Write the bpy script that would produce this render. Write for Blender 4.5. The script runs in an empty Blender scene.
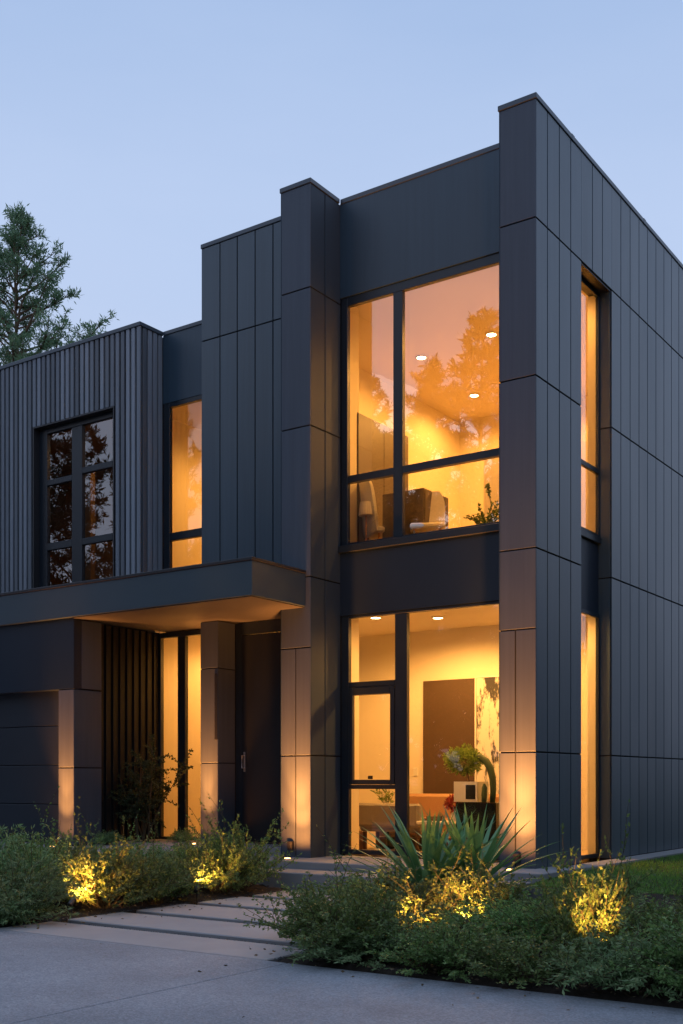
import bpy, bmesh, math, random
from mathutils import Vector, Matrix
R = math.radians
scene = bpy.context.scene
COL = scene.collection
random.seed(7)

# ------------------------------------------------------------------ helpers
class MB:
    def __init__(s): s.v=[]; s.f=[]; s.smooth=False
    def quad(s,a,b,c,d):
        n=len(s.v); s.v+= [tuple(a),tuple(b),tuple(c),tuple(d)]; s.f.append((n,n+1,n+2,n+3))
    def tri(s,a,b,c):
        n=len(s.v); s.v+= [tuple(a),tuple(b),tuple(c)]; s.f.append((n,n+1,n+2))
    def box(s,x0,x1,y0,y1,z0,z1,ch=0):
        if x0>x1:x0,x1=x1,x0
        if y0>y1:y0,y1=y1,y0
        if z0>z1:z0,z1=z1,z0
        if ch:
            return s._cbox(x0,x1,y0,y1,z0,z1,min(ch,(x1-x0)*.45,(y1-y0)*.45,(z1-z0)*.45))
        n=len(s.v)
        s.v+=[(x0,y0,z0),(x1,y0,z0),(x1,y1,z0),(x0,y1,z0),(x0,y0,z1),(x1,y0,z1),(x1,y1,z1),(x0,y1,z1)]
        for q in ((0,3,2,1),(4,5,6,7),(0,1,5,4),(1,2,6,5),(2,3,7,6),(3,0,4,7)): s.f.append(tuple(n+i for i in q))
        return s
    def _cbox(s,x0,x1,y0,y1,z0,z1,c):
        # box with chamfered edges: 24 verts
        n=len(s.v); idx={}
        X=(x0,x1);Y=(y0,y1);Z=(z0,z1)
        k=0
        for i in (0,1):
            for j in (0,1):
                for l in (0,1):
                    sx=c if i==0 else -c; sy=c if j==0 else -c; sz=c if l==0 else -c
                    for ax in (0,1,2):
                        p=[X[i]+sx,Y[j]+sy,Z[l]+sz]
                        p[ax]=(X[i],Y[j],Z[l])[ax]
                        s.v.append(tuple(p)); idx[(i,j,l,ax)]=n+k; k+=1
        F=[]
        for i in (0,1):
            F.append([idx[(i,0,0,0)],idx[(i,1,0,0)],idx[(i,1,1,0)],idx[(i,0,1,0)]][::1 if i else -1])
            F.append([idx[(0,i,0,1)],idx[(1,i,0,1)],idx[(1,i,1,1)],idx[(0,i,1,1)]][::-1 if i else 1])
            F.append([idx[(0,0,i,2)],idx[(1,0,i,2)],idx[(1,1,i,2)],idx[(0,1,i,2)]][::1 if i else -1])
        for j in (0,1):
            for l in (0,1): F.append([idx[(0,j,l,1)],idx[(1,j,l,1)],idx[(1,j,l,2)],idx[(0,j,l,2)]])
        for i in (0,1):
            for l in (0,1): F.append([idx[(i,0,l,0)],idx[(i,1,l,0)],idx[(i,1,l,2)],idx[(i,0,l,2)]])
            for j in (0,1): F.append([idx[(i,j,0,0)],idx[(i,j,1,0)],idx[(i,j,1,1)],idx[(i,j,0,1)]])
        for i in (0,1):
            for j in (0,1):
                for l in (0,1): F.append([idx[(i,j,l,a)] for a in (0,1,2)])
        s.f+= [tuple(q) for q in F]
        return s
    def tube(s,pts,rad,n=6,cap=True):
        pts=[Vector(p) for p in pts]
        if not hasattr(rad,'__len__'): rad=[rad]*len(pts)
        base=len(s.v); up=Vector((0.13,0.07,1))
        for i,p in enumerate(pts):
            t=(pts[min(i+1,len(pts)-1)]-pts[max(i-1,0)]).normalized()
            a=t.cross(up)
            if a.length<.05: a=t.cross(Vector((1,0,0)))
            a.normalize(); b=t.cross(a)
            for k in range(n):
                w=2*math.pi*k/n
                s.v.append(tuple(p+(a*math.cos(w)+b*math.sin(w))*rad[i]))
        for i in range(len(pts)-1):
            for k in range(n):
                a0=base+i*n+k;a1=base+i*n+(k+1)%n
                s.f.append((a0,a0+n,a1+n,a1))
        if cap:
            s.f.append(tuple(base+k for k in range(n))); s.f.append(tuple(base+(len(pts)-1)*n+k for k in reversed(range(n))))
        return s
    def lathe(s,c,prof,n=24):
        base=len(s.v); c=Vector(c)
        for r,z in prof:
            for k in range(n):
                w=2*math.pi*k/n; s.v.append((c.x+r*math.cos(w),c.y+r*math.sin(w),c.z+z))
        for i in range(len(prof)-1):
            for k in range(n):
                a0=base+i*n+k;a1=base+i*n+(k+1)%n
                s.f.append((a0,a1,a1+n,a0+n))
        s.f.append(tuple(base+k for k in reversed(range(n)))); m=base+(len(prof)-1)*n
        s.f.append(tuple(m+k for k in range(n)))
        return s
    def build(s,name,mat,parent=None,smooth=False,bevel=0,fix=True):
        me=bpy.data.meshes.new(name); me.from_pydata(s.v,[],s.f)
        if fix:
            bm=bmesh.new(); bm.from_mesh(me); bmesh.ops.recalc_face_normals(bm,faces=bm.faces); bm.to_mesh(me); bm.free()
        if mat: me.materials.append(mat)
        if smooth:
            me.polygons.foreach_set('use_smooth',[True]*len(me.polygons))
        me.update()
        o=bpy.data.objects.new(name,me); COL.objects.link(o)
        if parent: o.parent=parent
        if bevel:
            b=o.modifiers.new('Bevel','BEVEL'); b.width=bevel; b.segments=2; b.limit_method='ANGLE'
        return o

def tag(o,label=None,cat=None,group=None,kind=None):
    if label: o['label']=label
    if cat: o['category']=cat
    if group: o['group']=group
    if kind: o['kind']=kind
    return o
def empty(name,loc=(0,0,0),label=None,cat=None,group=None,rz=0):
    o=bpy.data.objects.new(name,None); COL.objects.link(o); o.location=loc; o.rotation_euler=(0,0,rz); o.empty_display_size=.1
    return tag(o,label,cat,group)
def copy_tree(o,parent=None):
    c=o.copy(); COL.objects.link(c)
    if parent: c.parent=parent
    for ch in list(o.children): copy_tree(ch,c)
    return c

# ------------------------------------------------------------------ materials
def newmat(name):
    m=bpy.data.materials.new(name); m.use_nodes=True
    nt=m.node_tree; nt.nodes.clear()
    out=nt.nodes.new('ShaderNodeOutputMaterial')
    return m,nt,out
def N(nt,t,**kw):
    n=nt.nodes.new(t)
    for k,v in kw.items():
        if k in n.inputs.keys(): n.inputs[k].default_value=v
        else: setattr(n,k,v)
    return n
def c4(c,k=1): return (c[0]*k,c[1]*k,c[2]*k,1)
def surf(name,col,rough=.5,var=.12,scale=3.0,island=0.0,bump=0.0,bscale=60,metal=0.0,spec=.5,stretch=(1,1,1),rvar=.08,col2=None,streak=0):
    m,nt,out=newmat(name); L=nt.links.new
    p=N(nt,'ShaderNodeBsdfPrincipled'); L(p.outputs[0],out.inputs[0])
    p.inputs['Metallic'].default_value=metal; p.inputs['Specular IOR Level'].default_value=spec
    tc=N(nt,'ShaderNodeTexCoord'); mp=N(nt,'ShaderNodeMapping'); mp.inputs['Scale'].default_value=stretch
    L(tc.outputs['Object'],mp.inputs[0])
    no=N(nt,'ShaderNodeTexNoise'); no.inputs['Scale'].default_value=scale; no.inputs['Detail'].default_value=6; no.inputs['Roughness'].default_value=.6
    L(mp.outputs[0],no.inputs['Vector'])
    mix=N(nt,'ShaderNodeMix'); mix.data_type='RGBA'
    c2=col2 or col
    mix.inputs[6].default_value=c4(col,1-var) ; mix.inputs[7].default_value=c4(c2,1+var)
    L(no.outputs[0],mix.inputs[0])
    last=mix.outputs[2]
    if island:
        g=N(nt,'ShaderNodeNewGeometry'); mr=N(nt,'ShaderNodeMapRange'); mr.inputs[3].default_value=1-island; mr.inputs[4].default_value=1+island
        L(g.outputs['Random Per Island'],mr.inputs[0])
        hs=N(nt,'ShaderNodeHueSaturation'); L(mr.outputs[0],hs.inputs['Value']); L(last,hs.inputs['Color']); last=hs.outputs[0]
    if streak:
        m2=N(nt,'ShaderNodeMapping'); m2.inputs['Scale'].default_value=(7,7,.22); L(tc.outputs['Object'],m2.inputs[0])
        sn=N(nt,'ShaderNodeTexNoise'); sn.inputs['Scale'].default_value=2.2; sn.inputs['Detail'].default_value=7; sn.inputs['Roughness'].default_value=.7; L(m2.outputs[0],sn.inputs['Vector'])
        sr=N(nt,'ShaderNodeMapRange'); sr.inputs[1].default_value=.35; sr.inputs[2].default_value=.68; sr.inputs[3].default_value=1-streak; sr.inputs[4].default_value=1+streak; L(sn.outputs[0],sr.inputs[0])
        h2=N(nt,'ShaderNodeHueSaturation'); L(sr.outputs[0],h2.inputs['Value']); L(last,h2.inputs['Color']); last=h2.outputs[0]
    L(last,p.inputs['Base Color'])
    rr=N(nt,'ShaderNodeMapRange'); rr.inputs[3].default_value=max(0.02,rough-rvar); rr.inputs[4].default_value=min(1,rough+rvar)
    L(no.outputs[0],rr.inputs[0]); L(rr.outputs[0],p.inputs['Roughness'])
    if bump:
        n2=N(nt,'ShaderNodeTexNoise'); n2.inputs['Scale'].default_value=bscale; n2.inputs['Detail'].default_value=4
        L(tc.outputs['Object'],n2.inputs['Vector'])
        b=N(nt,'ShaderNodeBump'); b.inputs['Strength'].default_value=bump; b.inputs['Distance'].default_value=.01
        L(n2.outputs[0],b.inputs['Height']); L(b.outputs[0],p.inputs['Normal'])
    return m
def leafmat(name,c1,c2,c3,trans=.35,rough=.5,spec=.4):
    m,nt,out=newmat(name); L=nt.links.new
    g=N(nt,'ShaderNodeNewGeometry'); cr=N(nt,'ShaderNodeValToRGB')
    e=cr.color_ramp.elements; e[0].color=c4(c1); e[0].position=.0; e[1].color=c4(c3); e[1].position=1
    x=e.new(.55); x.color=c4(c2)
    L(g.outputs['Random Per Island'],cr.inputs[0])
    oi=N(nt,'ShaderNodeObjectInfo'); vr=N(nt,'ShaderNodeMapRange'); vr.inputs[3].default_value=.72; vr.inputs[4].default_value=1.35; L(oi.outputs['Random'],vr.inputs[0])
    hr=N(nt,'ShaderNodeMapRange'); hr.inputs[3].default_value=.475; hr.inputs[4].default_value=.52; L(oi.outputs['Random'],hr.inputs[0])
    ho=N(nt,'ShaderNodeHueSaturation'); L(cr.outputs[0],ho.inputs['Color']); L(vr.outputs[0],ho.inputs['Value']); L(hr.outputs[0],ho.inputs['Hue'])
    cr=ho
    p=N(nt,'ShaderNodeBsdfPrincipled'); p.inputs['Roughness'].default_value=rough; p.inputs['Specular IOR Level'].default_value=spec
    L(cr.outputs[0],p.inputs['Base Color'])
    t=N(nt,'ShaderNodeBsdfTranslucent'); hs=N(nt,'ShaderNodeHueSaturation'); hs.inputs['Value'].default_value=1.3
    L(cr.outputs[0],hs.inputs['Color']); L(hs.outputs[0],t.inputs[0])
    mx=N(nt,'ShaderNodeMixShader'); mx.inputs[0].default_value=trans
    L(p.outputs[0],mx.inputs[1]); L(t.outputs[0],mx.inputs[2]); L(mx.outputs[0],out.inputs[0])
    return m
def glassmat(name,ior,tint=(1,1,1),rough=0.0):
    m,nt,out=newmat(name); L=nt.links.new
    fr=N(nt,'ShaderNodeFresnel'); fr.inputs[0].default_value=ior
    t=N(nt,'ShaderNodeBsdfTransparent'); t.inputs[0].default_value=c4(tint)
    g=N(nt,'ShaderNodeBsdfGlossy'); g.inputs['Roughness'].default_value=rough; g.inputs[0].default_value=(1,1,1,1)
    # very faint waviness of real float glass
    tc=N(nt,'ShaderNodeTexCoord'); no=N(nt,'ShaderNodeTexNoise'); no.inputs['Scale'].default_value=1.3
    L(tc.outputs['Object'],no.inputs['Vector'])
    b=N(nt,'ShaderNodeBump'); b.inputs['Strength'].default_value=.25; b.inputs['Distance'].default_value=.004
    L(no.outputs[0],b.inputs['Height']); L(b.outputs[0],g.inputs['Normal'])
    mx=N(nt,'ShaderNodeMixShader'); L(fr.outputs[0],mx.inputs[0]); L(t.outputs[0],mx.inputs[1]); L(g.outputs[0],mx.inputs[2]); L(mx.outputs[0],out.inputs[0])
    return m
def emit(name,col,st):
    m,nt,out=newmat(name); e=N(nt,'ShaderNodeEmission'); e.inputs[0].default_value=c4(col); e.inputs[1].default_value=st
    nt.links.new(e.outputs[0],out.inputs[0]); return m

M={}
M['clad']=surf('graphite_metal_panel',(.049,.077,.102),.36,.10,1.2,island=.085,bump=.05,bscale=3.2,spec=.55,stretch=(1,1,.35),streak=.10)
M['clad_plain']=surf('blue_grey_sheet_metal',(.030,.058,.086),.42,streak=.10,var=.10,scale=.9,bump=.02,bscale=6,spec=.5)
M['clad_pier']=surf('graphite_pier_panel',(.070,.085,.110),.55,.10,1.2,streak=.09,island=.05,bump=.02,bscale=9,spec=.4)
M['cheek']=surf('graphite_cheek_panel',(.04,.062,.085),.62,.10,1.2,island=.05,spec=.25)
M['backing']=surf('black_backing',(.008,.009,.011),.8,.1)
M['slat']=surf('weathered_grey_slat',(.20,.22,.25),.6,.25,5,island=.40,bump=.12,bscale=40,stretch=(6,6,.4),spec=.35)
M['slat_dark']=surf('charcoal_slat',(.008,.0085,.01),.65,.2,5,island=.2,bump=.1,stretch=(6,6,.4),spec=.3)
M['frame']=surf('black_window_frame',(.014,.02,.028),.38,.1,4,spec=.5)
M['spandrel']=surf('dark_spandrel_sheet',(.013,.022,.038),.42,.1,1.0,spec=.45)
M['canopy']=surf('teal_grey_fascia',(.055,.08,.098),.45,.08,.8,bump=.015,bscale=7,spec=.5)
M['flashing']=surf('dark_flashing',(.028,.027,.03),.45,.1,3)
M['soffit']=surf('soffit_board',(.06,.056,.053),.6,.1,2,bump=.03)
M['cap']=surf('parapet_cap_metal',(.05,.068,.09),.38,.08,2,spec=.6)
M['garage']=surf('garage_panel',(.022,.028,.038),.5,.08,1.5,bump=.03,bscale=30)
M['door']=surf('front_door_paint',(.007,.009,.013),.5,.12,2)
M['steel']=surf('brushed_steel',(.5,.5,.5),.35,.1,20,metal=.9)
M['glass']=glassmat('coated_window_glass',2.55)
M['glass_clear']=glassmat('clear_window_glass',1.75)
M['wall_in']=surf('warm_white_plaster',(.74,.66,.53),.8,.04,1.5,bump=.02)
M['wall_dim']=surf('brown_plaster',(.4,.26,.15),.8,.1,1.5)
M['ceil']=surf('ceiling_plaster',(.72,.63,.5),.85,.03,1.5)
M['floor_in']=surf('oak_floor',(.55,.42,.27),.4,.2,3,stretch=(1,8,1))
M['concrete']=surf('smooth_concrete',(.25,.25,.25),.75,.14,2.2,bump=.08,bscale=45,spec=.3)
M['slab']=surf('pale_paving_concrete',(.33,.318,.315),.75,.2,2.6,bump=.10,bscale=60,spec=.3)
M['lamp_body']=surf('black_lamp_housing',(.02,.02,.022),.4,.1,9)
M['lens']=emit('warm_lens',(1,.5,.16),9)
M['garden_lens']=emit('garden_lens',(1,.55,.2),7)
M['downlens']=emit('downlight_lens',(1,.74,.36),32)

def aggregate():
    m,nt,out=newmat('exposed_aggregate_concrete'); L=nt.links.new
    p=N(nt,'ShaderNodeBsdfPrincipled'); L(p.outputs[0],out.inputs[0]); p.inputs['Roughness'].default_value=.7; p.inputs['Specular IOR Level'].default_value=.35
    tc=N(nt,'ShaderNodeTexCoord')
    v=N(nt,'ShaderNodeTexVoronoi'); v.inputs['Scale'].default_value=95; L(tc.outputs['Object'],v.inputs['Vector'])
    cr=N(nt,'ShaderNodeValToRGB'); e=cr.color_ramp.elements; e[0].color=(.195,.212,.235,1); e[1].color=(.315,.338,.37,1); x=e.new(.5); x.color=(.25,.27,.298,1)
    sep=N(nt,'ShaderNodeSeparateColor'); L(v.outputs['Color'],sep.inputs[0]); L(sep.outputs[0],cr.inputs[0])
    big=N(nt,'ShaderNodeTexNoise'); big.inputs['Scale'].default_value=.9; big.inputs['Detail'].default_value=7; big.inputs['Roughness'].default_value=.65; L(tc.outputs['Object'],big.inputs['Vector'])
    mr=N(nt,'ShaderNodeMapRange'); mr.inputs[1].default_value=.3; mr.inputs[2].default_value=.7; mr.inputs[3].default_value=.74; mr.inputs[4].default_value=1.16; L(big.outputs[0],mr.inputs[0])
    hs=N(nt,'ShaderNodeHueSaturation'); L(cr.outputs[0],hs.inputs['Color']); L(mr.outputs[0],hs.inputs['Value']); L(hs.outputs[0],p.inputs['Base Color'])
    b=N(nt,'ShaderNodeBump'); b.inputs['Strength'].default_value=.35; b.inputs['Distance'].default_value=.004; L(v.outputs['Distance'],b.inputs['Height']); L(b.outputs[0],p.inputs['Normal'])
    return m
M['drive']=aggregate()
M['soil']=surf('bark_mulch',(.035,.027,.022),.9,.5,30,bump=.9,bscale=45,spec=.15)
M['pebble']=surf('dark_pebble',(.03,.034,.042),.55,.2,20,island=.5,spec=.4)
M['ground']=surf('rough_ground',(.035,.042,.028),.95,.4,.8,bump=.4,bscale=5,spec=.1)
M['lawn']=surf('lawn_base',(.035,.055,.018),.95,.3,4,bump=.5,bscale=60,spec=.1)
M['grass']=leafmat('grass_blade',(.10,.22,.03),(.15,.30,.045),(.21,.36,.08),.3)
M['leaf_a']=leafmat('small_dark_leaf',(.085,.165,.045),(.14,.25,.07),(.24,.35,.12),.35)
M['leaf_b']=leafmat('grey_green_leaf',(.10,.185,.07),(.17,.275,.11),(.28,.38,.18),.35)
M['leaf_c']=leafmat('olive_leaf',(.07,.11,.035),(.115,.165,.05),(.21,.25,.08),.4)
M['leaf_bush']=leafmat('deep_green_leaf',(.02,.035,.015),(.03,.05,.02),(.06,.075,.03),.3)
M['yucca']=leafmat('yucca_blade',(.085,.21,.085),(.115,.27,.105),(.17,.34,.14),.2,.4,.5)
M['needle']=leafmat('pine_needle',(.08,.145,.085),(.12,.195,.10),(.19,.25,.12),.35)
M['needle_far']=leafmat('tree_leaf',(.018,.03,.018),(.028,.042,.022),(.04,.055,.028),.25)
M['bark']=surf('pine_bark',(.16,.105,.07),.9,.4,6,bump=.6,bscale=14,stretch=(1,1,.3),spec=.15)
M['twig']=surf('shrub_twig',(.09,.07,.04),.8,.3,20,spec=.2)

# ------------------------------------------------------------------ setting: ground
g=MB()
g.quad((-260,-260,-.33),(260,-260,-.33),(260,260,-.33),(-260,260,-.33))
tag(g.build('ground',M['ground']),kind='structure')
g=MB(); g.box(-16,.608,-16,-5.262,-.32,-.275,.004); g.box(.62,16,-16,-5.262,-.32,-.275,.004)
dr=tag(g.build('driveway',M['drive']),kind='structure')
# forecourt in front of the garage, falling to the drive
g=MB()
ys=[-5.25,-4.2,-3.2,-2.2,-1.3,-.4,.6]; zs=[-.27,-.20,-.06,.04,.085,.10,.105]
xs=[-16,-12,-9,-7,-5.6,-4.35]
for i in range(len(ys)-1):
    for j in range(len(xs)-1):
        g.quad((xs[j],ys[i],zs[i]),(xs[j+1],ys[i],zs[i]),(xs[j+1],ys[i+1],zs[i+1]),(xs[j],ys[i+1],zs[i+1]))
for i in range(len(ys)-1):
    g.quad((-4.35,ys[i],zs[i]),(-4.35,ys[i],-.32),(-4.35,ys[i+1],-.32),(-4.35,ys[i+1],zs[i+1]))
tag(g.build('forecourt_pavement',M['concrete']),kind='structure')
# planting beds (mulch)
def bed(x0,x1,y0,y1,zf,seed):
    rnd=random.Random(seed); nx=int((x1-x0)/.07); ny=int((y1-y0)/.07); b=MB()
    P=[[None]*(ny+1) for _ in range(nx+1)]
    for i in range(nx+1):
        for j in range(ny+1):
            x=x0+(x1-x0)*i/nx; y=y0+(y1-y0)*j/ny
            edge=min(i,nx-i,j,ny-j)
            z=zf(x,y)+ (rnd.uniform(-.012,.022) if edge>0 else -.05)
            P[i][j]=len(b.v); b.v.append((x+rnd.uniform(-.01,.01)*(edge>0),y+rnd.uniform(-.01,.01)*(edge>0),z))
    for i in range(nx):
        for j in range(ny): b.f.append((P[i][j],P[i+1][j],P[i+1][j+1],P[i][j+1]))
    return b
zl=lambda x,y: -.268+max(0,min(1,(-2.75-x)/1.4))*.12
zr=lambda x,y: -.266+max(0,min(1,(y+5.0)/3.8))*.16*max(0,min(1,(x-.55)/.8))
tag(bed(-4.35,-2.49,-5.2,-1.06,zl,1).build('soil',M['soil'],smooth=True),kind='structure')
tag(bed(.46,9,-5.255,-.95,zr,2).build('soil',M['soil'],smooth=True),kind='structure')
# lawn
g=MB(); 
yy=[-.97,-.6,0,2,6,14,40]; zz=[-.10,-.07,-.045,-.04,-.03,-.02,0]; xx=[.33,1.5,3,6,14,40]
for i in range(len(yy)-1):
    for j in range(len(xx)-1):
        g.quad((xx[j],yy[i],zz[i]),(xx[j+1],yy[i],zz[i]),(xx[j+1],yy[i+1],zz[i+1]),(xx[j],yy[i+1],zz[i+1]))
tag(g.build('lawn',M['lawn']),kind='structure')
def lawnz(y):
    for i in range(len(yy)-1):
        if yy[i]<=y<=yy[i+1]: return zz[i]+(zz[i+1]-zz[i])*(y-yy[i])/(yy[i+1]-yy[i])
    return 0
g=MB(); rnd=random.Random(5)
for k in range(26000):
    u=rnd.random()
    y=-.95+ (u**1.5)*8.5; x=.36+rnd.random()*(2.2+ .25*y if y>0 else 3.4)
    z=lawnz(y)-.003; h=rnd.uniform(.02,.05); w=.0035; a=rnd.random()*6.283; dx,dy=math.cos(a),math.sin(a); l=rnd.uniform(-.02,.02); l2=rnd.uniform(-.02,.02)
    g.tri((x-dx*w,y-dy*w,z),(x+dx*w,y+dy*w,z),(x+l,y+l2,z+h))
tag(g.build('grass',M['grass'],fix=False),'short dark green grass of the lawn beside the house','grass',kind='stuff')
# mow strip along the side wall
g=MB()
yk=.66
while yk<12: g.box(.004,.30,yk,min(yk+.895,12),-.2,-.018+.0,.006); yk+=.9
tag(g.build('kerb_strip',M['concrete']),kind='structure')

# gravel under the path slabs
g=MB(); rnd=random.Random(11)
gb=MB(); gb.quad((-2.52,-5.262,-.312),(.46,-5.262,-.312),(.46,-1.05,-.312),(-2.52,-1.05,-.312))
def pebble(mb,x,y,z,r,rnd):
    n=len(mb.v)
    a=rnd.random()*6.28; ca,sa=math.cos(a),math.sin(a); rx=r*rnd.uniform(.8,1.5); ry=r*rnd.uniform(.7,1.1); rz=r*rnd.uniform(.5,.8)
    for px,py,pz in ((1,0,0),(0,1,0),(-1,0,0),(0,-1,0),(0,0,1),(.6,.6,.55),(-.6,.6,.55),(-.6,-.6,.55),(.6,-.6,.55)):
        X=px*rx;Y=py*ry
        mb.v.append((x+X*ca-Y*sa,y+X*sa+Y*ca,z+pz*rz))
    for f in ((0,1,5),(1,2,6),(2,3,7),(3,0,8),(0,5,8),(1,6,5),(2,7,6),(3,8,7),(4,8,5),(4,5,6),(4,6,7),(4,7,8)): mb.f.append(tuple(n+i for i in f))
slabs=[(-5.258,-4.65),(-4.47,-3.80),(-3.62,-2.93),(-2.75,-2.05),(-1.87,-1.17)]
for k in range(len(slabs)):
    y0=slabs[k][1]; y1=slabs[k+1][0] if k+1<len(slabs) else -1.06
    for q in range(int(900*(y1-y0)/.12)):
        pebble(g,rnd.uniform(-2.5,.44),rnd.uniform(y0,y1),-.306,rnd.uniform(.007,.014),rnd)
for q in range(900): pebble(g,rnd.choice((rnd.uniform(-2.56,-2.47),rnd.uniform(.42,.55))),rnd.uniform(-5.2,-1.1),-.275,rnd.uniform(.006,.012),rnd)
gb.v2=len(gb.v)
off=len(g.v); g.v+=gb.v; g.f+=[tuple(off+i for i in f) for f in gb.f]
tag(g.build('gravel',M['pebble'],smooth=False),'dark grey gravel in the gaps between the path slabs','gravel',kind='stuff')
names=['pale concrete path slab along the driveway edge, front of the row','second concrete path slab counted from the driveway','middle slab of the five path slabs, beside the left bed','fourth path slab, second from the entrance steps','short path slab directly below the entrance steps']
for k,(y0,y1) in enumerate(slabs):
    s=MB().box(-2.47,.42,y0,y1,-.33,-.271-.0005*k,.008)
    tag(s.build('paving_slab',M['slab']),names[k],'paving slab','slabs of the entrance path')

# entrance steps
st=empty('entrance_steps',(-1.6,-.5,-.3),'two wide shallow concrete steps leading up to the glazed front','steps')
def ch(mb,name,mat,parent,**k):
    o=mb.build(name,mat,parent,**k); o.matrix_parent_inverse=Matrix.Translation(-Vector(parent.location)); return o
ch(MB().box(-4.34,.34,-.56,.64,-.31,0,.01),'landing',M['concrete'],st)
ch(MB().box(-3.35,.22,-1.05,-.565,-.31,-.09,.01),'step',M['concrete'],st)
ch(MB().box(-6.4,-3.53,.06,.9,-.1,.112,.008).box(-6.4,-4.355,-.4,.055,-.1,.110,.004),'landing',M['concrete'],st)

# ------------------------------------------------------------------ the house
house=empty('house',(0,0,0),'dark two-storey house with charcoal metal cladding, stepped flat roofs and large warmly lit windows','house')
GAP=.008; TH=.014
def panels_front(mb,bk,y,xs,zrows):
    # zrows: list of (z0,z1,xsplits or None)
    for z0,z1,sp in zrows:
        s=sp or xs
        for a,b in zip(s[:-1],s[1:]):
            mb.box(a+(GAP if a!=s[0] else 0),b-(GAP if b!=s[-1] else 0),y,y+TH,z0+GAP,z1-GAP,.003)
def panels_side(mb,x,zrows,ysplits,GAP=.0085):
    for z0,z1,sp in zrows:
        s=sp or ysplits
        for a,b in zip(s[:-1],s[1:]):
            mb.box(x-TH,x,a+(GAP if a!=s[0] else 0),b-(GAP if b!=s[-1] else 0),z0+GAP,z1-GAP,.003)
J=[-.02,1.28,2.635,3.52,5.41,7.138,8.44]
def pier(name,x0,x1,ybk,seam,splitfrom,left=False,right_seams=None):
    c=MB()
    rows=[]
    zz=[-.02,1.28,2.635,3.52,5.41,7.138,8.44]
    for a,b in zip(zz[:-1],zz[1:]):
        rows.append((a,b,[x0,seam,x1] if b<=splitfrom else [x0,x1]))
    # front joint at 2.635 is on the front only
    panels_front(c,None,0,[x0,x1],rows)
    rz=[-.02,1.28,3.52,5.41,7.138,8.44]
    o=c.build('pier',M['clad_pier'],house)
    c=MB(); panels_side(c,x1,[(a,b,None) for a,b in zip(rz[:-1],rz[1:])],right_seams)
    c.build('pier_cheek',M['cheek'] if x1<-1 else M['clad'],house)
    return o
# corner pier
pc=pier('pier',-.433,0,1.26,-.245,2.64,right_seams=[TH+.001,.308,.632,.955,1.265])
ch(MB().box(-.433,-.003-TH,.0+TH+.001,1.262,-.25,8.44),'pier_core',M['backing'],house)
# left cheek of the corner pier (in the recess)
c=MB()
for a,b in zip(J[:-1],J[1:]): c.box(-.433-TH,-.434,.0,.66,a+GAP,b-GAP,.003)
c.build('pier_cheek',M['cheek'],house)
# middle pier
pier('pier',-3.514,-3.06,1.0,-3.29,2.64,right_seams=[TH+.001,.318,.66])
ch(MB().box(-3.514,-3.06-TH-.002,TH+.001,1.0,-.25,8.44),'pier_core',M['backing'],house)
c=MB()
for a,b in zip(J[:-1],J[1:]): c.box(-3.514-TH,-3.515,.0,.62,a+GAP,b-GAP,.003)
c.build('pier_cheek',M['cheek'],house)
# side wall
ysd=[2.238,2.55,2.88,3.21,3.54,3.87,4.2,4.52]
while ysd[-1]<11.8: ysd.append(ysd[-1]+.325)
w=MB()
zz=[-.02,1.28,3.52,5.41,7.138]
panels_side(w,0,[(a,b,None) for a,b in zip(zz[:-1],zz[1:])],ysd)
top=[TH+.001,.308,.632,.955,1.286,1.609,1.929,2.255]+ysd[1:]
panels_side(w,0,[(7.138,8.44,[1.265,1.609,1.929,2.238])],None)
panels_side(w,0,[(7.138,8.44,ysd)],None)
w.build('wall',M['clad'],house)
ch(MB().box(-.30,-TH-.002,2.24,ysd[-1],-.25,8.44).box(-.30,-TH-.002,1.266,2.238,7.14,8.44),'wall_core',M['backing'],house)
# reveal of the slot
c=MB(); c.box(-.30,-.001,2.2381,2.2381+.0,7.13,7.139)
r=MB()
for a,b in zip(zz[:-1],zz[1:]): r.box(-.197,-.004-TH,2.224,2.2375,a+GAP,b-GAP,.002)
r.build('reveal',M['clad'],house)
r=MB().box(-.20,-.004-TH,1.266,1.279,-.02,7.13).box(-.30,-.004-TH,1.279,2.224,7.122,7.137)
r.build('reveal',M['flashing'],house)
# recessed front: header, spandrel, sills
MB().box(-3.058,-.449,.65,.80,7.217,8.44).build('header_panel',M['clad_plain'],house)
MB().box(-3.058,-.449,.65,.80,3.10,3.905).build('spandrel_panel',M['spandrel'],house)
MB().box(-3.058,-.449,.60,.70,3.907,4.0,.006).build('window_sill',M['frame'],house)
MB().box(-.30,-.17,1.28,2.222,3.075,3.95).build('spandrel_panel',M['spandrel'],house)
MB().box(-.30,-.13,1.28,2.222,3.952,4.03,.005).build('window_sill',M['frame'],house)
# left tower
c=MB(); sx=[-5.36,-5.021,-4.709,-4.394,-4.086,-3.53]
panels_front(c,None,.55,None,[(3.2,7.135,sx),(7.135,8.44,sx)])
for a,b in ((3.2,7.135),(7.135,8.44)): c.box(-5.36,-5.346,.565,2.2,a+GAP,b-GAP,.003)
c.build('wall',M['clad'],house)
ch(MB().box(-5.345,-3.53,.566,.76,3.2,8.44).box(-5.345,-5.30,.766,2.2,3.2,8.44),'wall_core',M['backing'],house)
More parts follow.
